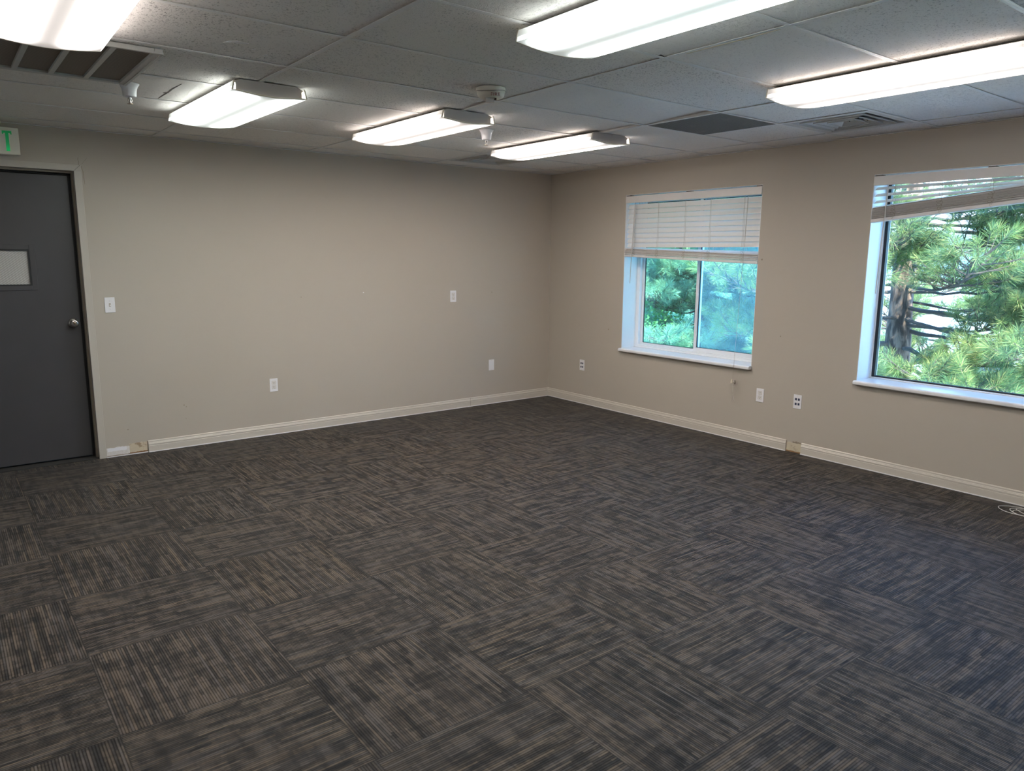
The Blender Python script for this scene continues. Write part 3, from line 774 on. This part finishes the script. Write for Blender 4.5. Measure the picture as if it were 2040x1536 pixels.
# ================================================================== WALL PLATES
def plate(name, label, cat, wall, c, kind, group=None):
    """wall 'A': faces -y at y=0; wall 'B': faces -x at x=0. c = (coordinate along wall, z)"""
    a, z = c; root = empty(name, (a, 0, z) if wall == 'A' else (0, a, z), label, cat, group)
    def bx(u0, u1, w0, w1, t0, t1, nm, mt, par=None, bev=0):
        m_ = MB()
        if wall == 'A': m_.box(a+u0, a+u1, -t0, -t1, z+w0, z+w1)
        else: m_.box(-t0, -t1, a+u0, a+u1, z+w0, z+w1)
        return m_.build(nm, mt, par or root, bevel=bev)
    def ln(prof, u, w, nm, mt, par=None, n=24):
        m_ = MB(); cc = (a+u, 0, z+w) if wall == 'A' else (0, a+u, z+w)
        m_.lathe(prof, cc, 1 if wall == 'A' else 0, n, -1); return m_.build(nm, mt, par or root, smooth=True)
    bx(-.0350, .0350, -.0570, .0570, .0003, .0055, 'cover_plate', M['white'], bev=.0018)
    def screw(w): ln([(.0030, .005), (.0030, .0060), (.002, .0064)], 0, w, 'screw', M['wand'], n=12)
    if kind == 'outlet':
        for s in (-1, 1):
            rc = bx(-.0170, .0170, s*.0195-.0142, s*.0195+.0142, .004, .0062, 'receptacle', M['plate2'], bev=.004)
            m_ = MB()
            for uu, hh in ((-.0063, .0042), (.0063, .0034)):
                if wall == 'A': m_.box(a+uu-.0013, a+uu+.0013, -.0063, -.0060, z+s*.0195+.003-hh, z+s*.0195+.003+hh)
                else: m_.box(-.0063, -.0060, a+uu-.0013, a+uu+.0013, z+s*.0195+.003-hh, z+s*.0195+.003+hh)
            cc = (a, -.0058, z+s*.0195-.0075) if wall == 'A' else (-.0058, a, z+s*.0195-.0075)
            m_.lathe([(.0026, 0), (.0026, .0006)], cc, 1 if wall == 'A' else 0, 12, -1)
            m_.build('slots', M['slot'], rc)
            # shadow gap round each receptacle
            rg = MB(); ww, hh = .0182, .0154
            for (u0, u1, w0, w1) in ((-ww, -ww+.0014, -hh, hh), (ww-.0014, ww, -hh, hh), (-ww, ww, -hh, -hh+.0012), (-ww, ww, hh-.0012, hh)):
                if wall == 'A': rg.box(a+u0, a+u1, -.0057, -.0052, z+s*.0195+w0, z+s*.0195+w1)
                else: rg.box(-.0057, -.0052, a+u0, a+u1, z+s*.0195+w0, z+s*.0195+w1)
            rg.build('receptacle_gap', M['cord'], rc)
        screw(0)
    elif kind == 'switch':
        screw(.030); screw(-.030)
        bx(-.0060, .0060, -.0125, .0125, .0050, .0058, 'toggle_slot', M['cord'])
        bx(-.0042, .0042, -.0095, .0035, .0055, .0150, 'toggle', M['white'], bev=.0015)
    elif kind == 'jacks':
        screw(.0465); screw(-.0465)
        for u in (-.0125, .0125):
            for w in (.0190, -.0190):
                bx(u-.0082, u+.0082, w-.0092, w+.0092, .0050, .0060, 'data_jack', M['blue'])
    else:
        bx(-.0240, .0240, -.0440, .0440, .0050, .0063, 'raised_panel', M['white'], bev=.0015); screw(.0455); screw(-.0455)
    return root
plate('light_switch', 'white toggle light switch on the beige wall right of the grey door', 'light switch', 'A', (-4.353, 1.168), 'switch')
plate('power_outlet', 'white double outlet low on the wall, between door and room corner', 'outlet', 'A', (-3.138, .436), 'outlet')
plate('power_outlet', 'white double outlet mounted high at eye level on the wall left of the room corner', 'outlet', 'A', (-1.277, 1.150), 'outlet')
plate('blank_cover_plate', 'blank white cover plate low on the wall just left of the room corner', 'wall plate', 'A', (-.799, .415), 'blank')
plate('data_jack_plate', 'white wall plate with four dark blue jacks, between room corner and first window', 'data outlet', 'B', (-.551, .413), 'jacks')
plate('power_outlet', 'white double outlet on the window wall, between the two windows', 'outlet', 'B', (-2.722, .420), 'outlet')
plate('data_jack_plate', 'white wall plate with four dark blue jacks, below the left edge of the second window', 'data outlet', 'B', (-3.066, .420), 'jacks')

# ================================================================== BLINDS
def shear(mb, y0, slope):
    mb.v = [(x, y, z + slope*(y-y0)) for x, y, z in mb.v]; return mb
def slat_mesh(xc, zc, tilt, ya, yb, slope=0.0, wd=.050, th=.0022, crown=.0025):
    """one horizontal slat with rounded edges; tilt turns the room-side edge down"""
    n = 6; top, bot = [], []
    for i in range(n+1):
        u = -wd/2 + wd*i/n; cr = crown*(1-(2*u/wd)**2); e = th/2*(1 if 0 < i < n else .35)
        top.append((u, cr+e)); bot.append((u, cr-e))
    pts = top + bot[::-1]; c, s = math.cos(tilt), math.sin(tilt)
    pts = [(xc + u*c - w*s, zc + u*s + w*c) for u, w in pts]
    mb = MB(); mb.prism(pts, 1, ya, yb); return shear(mb, yb, slope)
def squiggle(rnd, y, z, x, hw, hh, n=26):
    pts = []; a = rnd.random()*6; 
    for i in range(n):
        a += rnd.uniform(.5, 1.3); t = i/(n-1)
        pts.append((x - rnd.uniform(.0, .008), y + math.cos(a)*hw*rnd.uniform(.4, 1), z + hh*(1-2*t) + math.sin(a)*hh*.30))
    # smooth
    out = []
    for i in range(len(pts)-1):
        p0, p1 = Vector(pts[max(i-1,0)]), Vector(pts[i]); p2, p3 = Vector(pts[i+1]), Vector(pts[min(i+2, len(pts)-1)])
        for k in range(4):
            t = k/4; out.append(.5*((2*p1)+(-p0+p2)*t+(2*p0-5*p1+4*p2-p3)*t*t+(-p0+3*p1-3*p2+p3)*t**3))
    return out
def blind(w, label, slats, ztop_l, ztop_r_slope, nstack, pitch, tapes, rail_h, wand, seed, xs_=.020, th=.003):
    y0, y1, z0, z1 = w; rnd = random.Random(seed)
    ya, yb = y0+.004, y1-.004
    r = empty('window_blind', (.03, (y0+y1)/2, z1), label, 'blind')
    MB().box(.010, .062, ya, yb, z1-.062, z1-.020).build('headrail', M['vinyl'], r)
    v = MB(); v.prism([(-.006, z1-.076), (-.006, z1-.016), (-.003, z1-.012), (.004, z1-.012), (.006, z1-.070), (.004, z1-.074), (.0, z1-.078)], 1, ya-.002, yb+.002)
    v.build('valance', M['slat'], r, bevel=.001)
    for yy in (yb-.03, (ya+yb)/2, ya+.03):
        MB().box(-.001, .05, yy-.022, yy+.022, z1-.020, z1-.0045).build('mounting_bracket', M['bracket'], r)
    for xc, zl, slope, tilt in slats:
        slat_mesh(xc, zl, tilt, ya+.004, yb-.004, slope).build('slat', M['slat'], r)
    zt = ztop_l
    for k in range(nstack):
        jit = rnd.uniform(-.0025, .0025)
        slat_mesh(xs_ + rnd.uniform(-.003, .003), zt - pitch*(k+.5), math.radians(rnd.uniform(-3, 6)), ya+.002, yb-.002+jit, ztop_r_slope + rnd.uniform(-.0006, .0006), th=th, crown=.001).build('slat', M['slat'], r)
    zb = zt - pitch*nstack
    br = MB(); br.prism([(xs_-.027, zb-.002), (xs_-.027, zb-rail_h+.004), (xs_-.022, zb-rail_h), (xs_+.022, zb-rail_h), (xs_+.027, zb-rail_h+.004), (xs_+.027, zb-.002)], 1, ya, yb)
    shear(br, yb, ztop_r_slope).build('bottom_rail', M['slat'], r)
    for y in tapes:
        zs_ = zt + ztop_r_slope*(y-yb)
        c = MB()
        c.tube([(-.003, y, z1-.07), (.008, y+.004, (z1+zs_)/2), (-.004, y-.008, zs_+.02), (-.008, y-.01, zs_)], .0010, 6)
        c.tube([(.060, y, z1-.07), (.060, y, zs_)], .0010, 6)
        c.tube([(.004, y+.010, z1-.08), (.004, y+.012, zs_+.06), (-.004, y+.012, zs_)], .0009, 6)
        c.build('ladder_cord', M['cord'], r)
        q = MB(); zc = zs_ - pitch*nstack*.5
        q.tube(squiggle(rnd, y, zc, xs_-.028, .020, pitch*nstack*.55), .0011, 5)
        q.tube([(xs_-.028, y, zb+ztop_r_slope*(y-yb)), (xs_-.027, y+.004, zb+ztop_r_slope*(y-yb)-rail_h*.6), (xs_-.024, y-.006, zb+ztop_r_slope*(y-yb)-rail_h-.001)], .0011, 5)
        q.build('bunched_cord', M['cord'], r)
    a, b = wand
    wd = MB().tube([a, tuple((Vector(a)+Vector(b))/2+Vector((0, .002, 0))), b], .0042, 8).build('tilt_wand', M['wand'], r, smooth=True)
    MB().tube([(a[0]+.006, a[1], a[2]+.02), a], .0016, 6).build('wand_hook', M['steel'], wd)
    return r
n1 = 9; P1 = .0455
sl1 = [(.036, 2.029 - P1*k, 0.0, math.radians(66)) for k in range(n1)]
sl1.append((.034, 1.630, .024, math.radians(30)))
bl1 = blind(W1, 'white slatted blind with closed slats and sagging bottom stack, in the smaller corner-side window', sl1, 1.640, .0345, 7, .0088,
      (-1.232, -1.530, -1.845, -2.120, -2.460), .024, ((-.016, -1.243, 2.046), (-.020, -1.215, 1.300)), 5, th=.0068)
# lift cord hanging past the sill, with its tassel and tangled loops
c = MB(); c.tube([(-.010, -2.492, 2.060), (-.016, -2.488, 1.6), (-.048, -2.480, .72), (-.052, -2.478, .535)], .0012, 6)
c.tube([(-.010, -2.498, 2.060), (-.018, -2.490, 1.6), (-.050, -2.4815, .72), (-.052, -2.480, .535)], .0010, 6)
lc = c.build('lift_cord', M['cord'], bl1)
t_ = MB(); t_.lathe([(.004, .030), (.006, .022), (.010, .008), (.013, .0), (.012, -.003), (.004, -.004)], (-.050, -2.468, .497), 2, 16)
t_.build('tassel', simple('tassel_plastic', (.62, .54, .40), .4), lc, smooth=True)
t_ = MB(); t_.lathe([(.003, .020), (.005, .012), (.008, .0), (.008, -.012), (.003, -.016)], (-.036, -2.490, .500), 2, 14)
t_.build('tassel', simple('tassel_dark', (.16, .12, .08), .5), lc, smooth=True)
rq = random.Random(9); t_ = MB()
t_.tube(squiggle(rq, -2.484, .492, -.040, .014, .028, 22), .0014, 5)
t_.tube([(-.045, -2.473, .485), (-.040, -2.470, .44), (-.034, -2.478, .40), (-.034, -2.464, .36), (-.036, -2.474, .335), (-.038, -2.488, .350), (-.038, -2.484, .39), (-.038, -2.474, .43), (-.044, -2.480, .485)], .0013, 6)
t_.tube([(-.045, -2.480, .485), (-.038, -2.484, .45), (-.03, -2.474, .415), (-.03, -2.480, .38), (-.032, -2.492, .345), (-.030, -2.496, .33)], .0013, 6)
t_.tube([(-.05, -2.468, .49), (-.056, -2.448, .487), (-.056, -2.440, .492)], .0013, 6)
t_.build('tangled_loop', simple('pale_cord', (.60, .56, .50), .7), lc)

P2 = 1.0
sl2 = [(.036, 2.050, -.010, math.radians(28)), (.036, 2.004, -.034, math.radians(28)), (.036, 1.957, -.066, math.radians(28)), (.034, 1.921, -.092, math.radians(14))]
bl2 = blind(W2, 'white slatted blind with open slats and crooked bunched stack, in the large right-hand window', sl2, 1.915, -.1005, 15, .0053,
      (-3.685, -3.990, -4.295, -4.60, -4.88), .026, ((-.016, -3.640, 2.046), (-.020, -3.622, 1.308)), 8, th=.0040)

# ================================================================== CABLE ON THE FLOOR
rc = random.Random(3); cb = MB(); pts = []
for j in range(200):
    i = j*.30; a = i*.42; rr = .092 + .034*math.sin(i*.29) + .010*math.cos(i*.83)
    pts.append((-.155 + math.cos(a)*rr*.72 + .010*math.sin(i*.21), -4.735 + math.sin(a)*rr*1.25 - i*.0016, .0035 + .0030*(.5+.5*math.sin(i*1.7)) + .003*i/64))
pts += [(-.10, -4.95, .006), (-.06, -5.15, .003), (-.04, -5.5, .003)]
cb.tube(pts, .0022, 8)
co = cb.build('coiled_cable', simple('pale_cable', (.62, .60, .56), .5), None, smooth=True)
tag(co, 'thin pale cable loosely coiled on the carpet by the window-wall baseboard', 'cable')
lintm = MB(); lintm.lathe([(.007, 0.0), (.006, .003), (.002, .005)], (-3.288, -4.479, .0), 2, 7)
tag(lintm.build('lint_fleck', M['black']), 'tiny black fleck of lint lying on the carpet near the front', 'lint')

# ================================================================== OUTSIDE
grass = patch_mat('lawn_grass', (.16, .26, .07), (.10, .20, .05), (.25, .28, .10), 3, (.5, .7))
asph = simple('asphalt', (.26, .26, .27), .9, 0, .1, 2)
MBg = MB(); MBg.box(.35, 90, -60, 60, -3.72, -3.60); tag(MBg.build('ground_lawn', grass), kind='structure')
tag(MB().box(11, 17.5, -60, 60, -3.60, -3.58).build('ground_road', asph), kind='structure')
# pale building across the road
conc = simple('pale_concrete', (.74, .72, .68), .85, 0, .06, 1.5)
tag(MB().box(.5, 9.5, -60, 60, -3.60, -3.57).build('ground_pavement', conc), kind='structure')
mt, nt, out = newmat('lap_siding'); o_, x, y, z = objxyz(nt)
wv = (z/.22).fract().step(0.0, .10)
cc = mixcol(nt, wv, (.34, .35, .38), (.70, .70, .70)); p_ = principled(nt, out, Base_Color=cc, Roughness=.7)
b = empty('house', (26, 4, -3.6), 'pale house with horizontal siding seen through the pine branches', 'building')
MB().box(22, 32, -9, 16, -3.6, 2.55).build('wall', mt, b)
rf = MB(); rf.prism([(21.3, 2.50), (27, 5.0), (32.7, 2.50), (32.7, 2.68), (27, 5.2), (21.3, 2.68)], 1, -9.6, 16.6)
rf.build('roof', simple('roof_shingle', (.42, .34, .31), .9, 0, .12, 6), b)
MB().box(21.22, 21.34, -9.6, 16.6, 2.36, 2.72).build('gutter', M['vinyl'], b)
for yy in (-6.5, -2.2, 2.4, 6.8, 11):
    for zz in (-2.4, .2):
        w_ = MB().box(21.95, 22.02, yy, yy+1.5, zz, zz+1.3).build('window', M['vinyl'], b)
        MB().box(21.93, 21.96, yy+.08, yy+1.42, zz+.08, zz+1.22).build('pane', simple('dark_pane', (.05, .07, .09), .1), w_)
# parked car
c0 = empty('parked_car', (13.2, -.2, -3.58), 'white car parked on the street below, glimpsed between pine needles', 'car')
prof = [(-2.2, .25), (-2.25, .62), (-2.05, .85), (-1.25, .95), (-.65, 1.38), (.75, 1.42), (1.55, .98), (2.1, .88), (2.25, .6), (2.2, .25)]
mb = MB(); mb.prism([(y_-.2, z_-3.58) for y_, z_ in prof], 0, 12.35, 14.05); mb.build('car_body', simple('car_white', (.82, .83, .85), .2), c0, bevel=.06, seg=3)
mb = MB(); mb.prism([(y_-.2, z_-3.58) for y_, z_ in [(-1.15, .98), (-.62, 1.32), (.70, 1.36), (1.35, 1.0)]], 0, 12.33, 14.07); mb.build('car_window', simple('car_glass', (.03, .035, .04), .08), c0)
for yy in (-1.35, 1.4):
    for xx in (12.35, 13.86):
        MB().lathe([(.32, 0), (.33, .03), (.33, .17), (.32, .2)], (xx, yy-.2, -3.26), 0, 24).build('wheel', M['black'], c0)

# ---- trees
mt, nt, out = newmat('pine_bark'); o_, x, y, z = objxyz(nt)
n = noise(nt, comb(nt, x*16, y*16, z*5), 1.0, 4, .6, .4)
cc = mixcol(nt, n.step(.40, .62), (.045, .030, .024), (.24, .155, .115)); p_ = principled(nt, out, Base_Color=cc, Roughness=.95); bump(nt, p_, n, .9, .03)
M['bark'] = mt
dead = simple('dark_twig', (.075, .058, .048), .9, 0, .2, 20)
nm1 = needle_mat('pine_needles', (.165, .245, .080), (.105, .185, .100), (.42, .38, .16))
nm2 = needle_mat('far_pine_needles', (.21, .34, .20), (.15, .27, .21), (.42, .50, .30))
def fast_mesh(name, verts, nper, mat, parent):
    """verts (N, nper, 3): N separate small polygons"""
    N = verts.shape[0]; me = bpy.data.meshes.new(name)
    me.vertices.add(N*nper); me.vertices.foreach_set('co', verts.astype(np.float32).ravel())
    me.loops.add(N*nper); me.loops.foreach_set('vertex_index', np.arange(N*nper, dtype=np.int32))
    me.polygons.add(N); me.polygons.foreach_set('loop_start', np.arange(0, N*nper, nper, dtype=np.int32))
    me.update(calc_edges=True); me.validate()
    me.materials.append(mat); o = bpy.data.objects.new(name, me); COL.objects.link(o)
    o.parent = parent; o.matrix_parent_inverse = Matrix.Translation(-abs_loc(parent)); return o
def needles(tufts, rng, per, ln, wd):
    """tufts: rows of (x, y, z, dx, dy, dz, size)"""
    T = np.array(tufts); n = len(T)
    C = np.repeat(T[:, :3], per, 0); D = np.repeat(T[:, 3:6], per, 0); Sz = np.repeat(T[:, 6], per)
    D /= np.linalg.norm(D, axis=1, keepdims=True)
    R = rng.normal(size=C.shape); R -= (R*D).sum(1, keepdims=True)*D; R /= np.linalg.norm(R, axis=1, keepdims=True)
    t = rng.random(n*per); ang = np.radians(18 + 62*(1-t)*rng.uniform(.75, 1.15, n*per) + rng.normal(0, 7, n*per))
    d = D*np.cos(ang)[:, None] + R*np.sin(ang)[:, None]; d[:, 2] -= .05
    base = C + D*(t*.13*Sz)[:, None] + R*.003
    L = ln*Sz*rng.uniform(.75, 1.15, n*per)
    side = np.cross(d, rng.normal(size=C.shape)); side /= np.linalg.norm(side, axis=1, keepdims=True)
    w = wd/2
    mid = base + d*(L*.55)[:, None] + np.array([0, 0, -.004])
    return np.stack([base-side*w*.6, base+side*w*.6, mid+side*w, base+d*L[:, None]-np.array([0, 0, .008]), mid-side*w], 1)
def pine(name, label, x0, y0, zb, zt, r0, limbs, seed, nmat, per=70, ln=.115, wd=.0026, cat='tree', xmin=.62, inner=.35, group=None):
    rnd = random.Random(seed); rng = np.random.default_rng(seed)
    root = empty(name, (x0, y0, zb), label, cat, group)
    n = 22; pts = [(x0+.03*math.sin(i*.8), y0+.03*math.cos(i*.6), zb+(zt-zb)*i/(n-1)) for i in range(n)]
    MB().tube(pts, [r0*(1.25-.85*i/(n-1))*(1+.05*math.sin(i*2.3)) for i in range(n)], 20).build('trunk', M['bark'], root, smooth=True)
    tufts = []; tw = MB()
    for (z, az, L, lift, dens) in limbs:
        a = math.radians(az); d0 = Vector((math.cos(a), math.sin(a), 0)); sd_ = Vector((-d0.y, d0.x, 0))
        P = []; wob = rnd.uniform(-.12, .12)
        for i in range(13):
            t = i/12; p = Vector((x0, y0, z)) + d0*(L*t) + sd_*(wob*L*math.sin(t*PI)) + Vector((0, 0, L*(lift*t + .10*t*t - .05*math.sin(t*PI)) + rnd.uniform(-.018, .018))) + sd_*rnd.uniform(-.02, .02)
            P.append(p)
        P = [p for p in P if p.x > xmin]
        if len(P) < 3: continue
        MB().tube(P, [max(.005, .023*(L/2.2)*(1-.80*i/12)*(1+.15*math.sin(i*2.1+z*9))) for i in range(len(P))], 7).build('branch', dead, root, smooth=True)
        def shoot(p, d, s):
            e = p + d*(.10*s)
            if e.x < xmin+.15: return
            tufts.append((*p, *d, s)); tw.tube([p - d*.03, p, e], [.0045, .0045, .003], 5)
        nt_ = int(L*13*dens)
        for k in range(nt_):
            t = inner + (1-inner)*(k+rnd.random())/max(nt_, 1)
            f = t*(len(P)-1); i = min(int(f), len(P)-2); p = P[i].lerp(P[i+1], f-i); tang = (P[i+1]-P[i]).normalized()
            s = 1 if k % 2 else -1
            dd = (tang*rnd.uniform(.35, .9) + sd_*s*rnd.uniform(.5, 1.0) + Vector((0, 0, rnd.uniform(-.15, .55)))).normalized()
            l2 = rnd.uniform(.18, .55)*(1.15-t*.45)*min(1, L/1.6)
            q = [p + dd*(l2*j/4) + Vector((0, 0, .10*l2*(j/4)**2)) for j in range(5)]
            if min(v_.x for v_ in q) < xmin: continue
            tw.tube(q, [.009, .0075, .006, .005, .0045], 5)
            shoot(q[-1], (dd+Vector((0, 0, .35))).normalized(), rnd.uniform(.85, 1.15))
            for j in (1, 2, 3):
                if rnd.random() < .75:
                    d3 = (dd + Vector((rnd.uniform(-.8, .8), rnd.uniform(-.8, .8), rnd.uniform(-.2, .9)))).normalized()
                    e = q[j] + d3*rnd.uniform(.05, .13); tw.tube([q[j], e], .004, 5); shoot(e, d3, rnd.uniform(.7, 1.05))
        shoot(P[-1], (P[-1]-P[-2]).normalized(), 1.15)
    o = tw.build('twigs', dead, root); o['kind'] = 'stuff'
    if tufts:
        o = fast_mesh('needles', needles(tufts, rng, per, ln, wd), 5, nmat, root); o['kind'] = 'stuff'
    print(name, 'tufts', len(tufts))
    return root
rl = random.Random(21)
lim = []
for k in range(46):
    z = -1.3 + k*.10; az = rl.uniform(0, 360)
    lim.append((z, az, rl.uniform(1.4, 2.3), rl.uniform(-.15, .12), rl.uniform(.9, 1.5)))
# long limbs reaching past the big window; some are nearly bare
for z, az, L, lf, dn in ((1.02, -84, 2.6, -.03, .45), (.90, -100, 2.3, -.05, .7), (.35, -118, 2.2, -.04, 1.6), (.10, -100, 2.4, -.02, 1.6), (1.36, -80, 2.4, .03, .6), (1.75, -105, 2.1, .02, 1.5),
    (-.15, -80, 2.3, -.03, 1.5), (2.05, -120, 1.9, -.05, 1.5), (1.60, -160, 1.5, -.02, 2.0), (.30, -150, 1.9, -.02, 2.0), (-.2, -130, 2.2, -.02, 1.8), (.75, -64, 2.4, -.02, .7), (1.2, 95, 2.0, 0, 1.6), (.6, 110, 2.1, 0, 1.6), (1.7, 120, 1.9, 0, 1.6),
    (.55, -128, 2.5, .02, 1.5), (.0, -140, 2.3, .06, 1.7), (1.25, -140, 2.0, .05, 1.0), (1.95, -92, 2.3, .03, 1.3)):
    lim.append((z, az, L, lf, dn))
pine('pine_tree', 'pine tree with reddish bark trunk standing just outside the large right-hand window', 3.45, -2.24, -3.6, 6.2, .15, lim, 5, nm1, per=85, wd=.0032)
lim = []
for k in range(80):
    lim.append((-1.3 + k*.055, rl.uniform(140, 310) if k % 4 else rl.uniform(0, 360), rl.uniform(1.0, 2.3), rl.uniform(-.12, .14), 1.7))
pine('pine_tree', 'dense bluish-green pine filling the view of the smaller window with needles', 3.9, .95, -3.6, 6.0, .13, lim, 6, nm2, per=85, inner=.2, wd=.0032)
for (tx, ty, lab, sd2) in ((9.5, 5.2, 'broad far pine seen through the smaller window behind the nearer pine', 31), (8.8, 9.2, 'leftmost far pine beyond the pavement, behind the broadleaf tree', 32)):
    lim = [(-2.6 + k*.10, rl.uniform(0, 360), rl.uniform(1.4, 2.6)*(1-.3*k/70), rl.uniform(-.15, .1), 1.3) for k in range(70)]
    pine('pine_tree', lab, tx, ty, -3.6, 5.5, .16, lim, sd2, nm2, per=34, ln=.17, wd=.010, inner=.15)
lim = [( -1.5 + k*.16, rl.uniform(0, 360), rl.uniform(1.4, 2.2), rl.uniform(-.1, .1), .8) for k in range(24)]
pine('pine_tree', 'thin-crowned pine standing farther back, between the house and the nearer pines', 9.4, .3, -3.6, 5.0, .13, lim, 7, nm1, per=50, wd=.005)
# broadleaf tree low in the smaller window and a yellow-green shrub by the road
def leafy(name, label, c, rad, n, leaf, mat, seed, trunk_r=.06, zb=-3.6, cat='tree'):
    rng = np.random.default_rng(seed); root = empty(name, (c[0], c[1], zb), label, cat)
    MB().tube([(c[0], c[1], zb), (c[0]+.05, c[1]-.03, (zb+c[2])/2), (c[0], c[1], c[2]+rad[2]*.5)], [trunk_r, trunk_r*.8, trunk_r*.3], 10).build('trunk', M['bark'], root, smooth=True)
    br = MB(); rr = random.Random(seed)
    for k in range(14):
        a = rr.uniform(0, 6.28); u = rr.uniform(-.6, .8)
        e = Vector((c[0]+rad[0]*.8*math.cos(a), c[1]+rad[1]*.8*math.sin(a), c[2]+rad[2]*u))
        s0 = Vector((c[0], c[1], c[2]-rad[2]*.6)); br.tube([s0, s0.lerp(e, .5)+Vector((0, 0, .05)), e], [trunk_r*.35, trunk_r*.2, .004], 6)
    br.build('branches', dead, root)
    P = rng.normal(size=(n, 3)); P /= np.linalg.norm(P, axis=1, keepdims=True); P *= (rng.random(n)**.45)[:, None]
    P = P*np.array(rad) + np.array(c); P = P[P[:, 0] > .7]; n = len(P)
    d = rng.normal(size=(n, 3)); d[:, 2] -= .4; d /= np.linalg.norm(d, axis=1, keepdims=True)
    s = np.cross(d, rng.normal(size=(n, 3))); s /= np.linalg.norm(s, axis=1, keepdims=True)
    L = (leaf*rng.uniform(.7, 1.2, n))[:, None]
    vs = np.stack([P, P+d*L*.35+s*L*.28, P+d*L, P+d*L*.35-s*L*.28], 1)
    o = fast_mesh('leaves', vs, 4, mat, root); o['kind'] = 'stuff'
    return root
leafm = needle_mat('broad_leaves', (.10, .26, .09), (.13, .30, .11), (.24, .38, .14))
leafy('broadleaf_tree', 'small broadleaf tree low at the left of the smaller window, in front of the pine', (2.75, 1.15, .30), (.75, .75, .75), 6500, .052, leafm, 12)
leafy('yellow_shrub', 'yellow-green leafy tree farther off, behind the trunk outside the large window', (12.5, 3.6, .2), (1.3, 1.2, 1.3), 7000, .09, needle_mat('yellow_leaves', (.26, .27, .05), (.18, .22, .05), (.38, .36, .09)), 13)
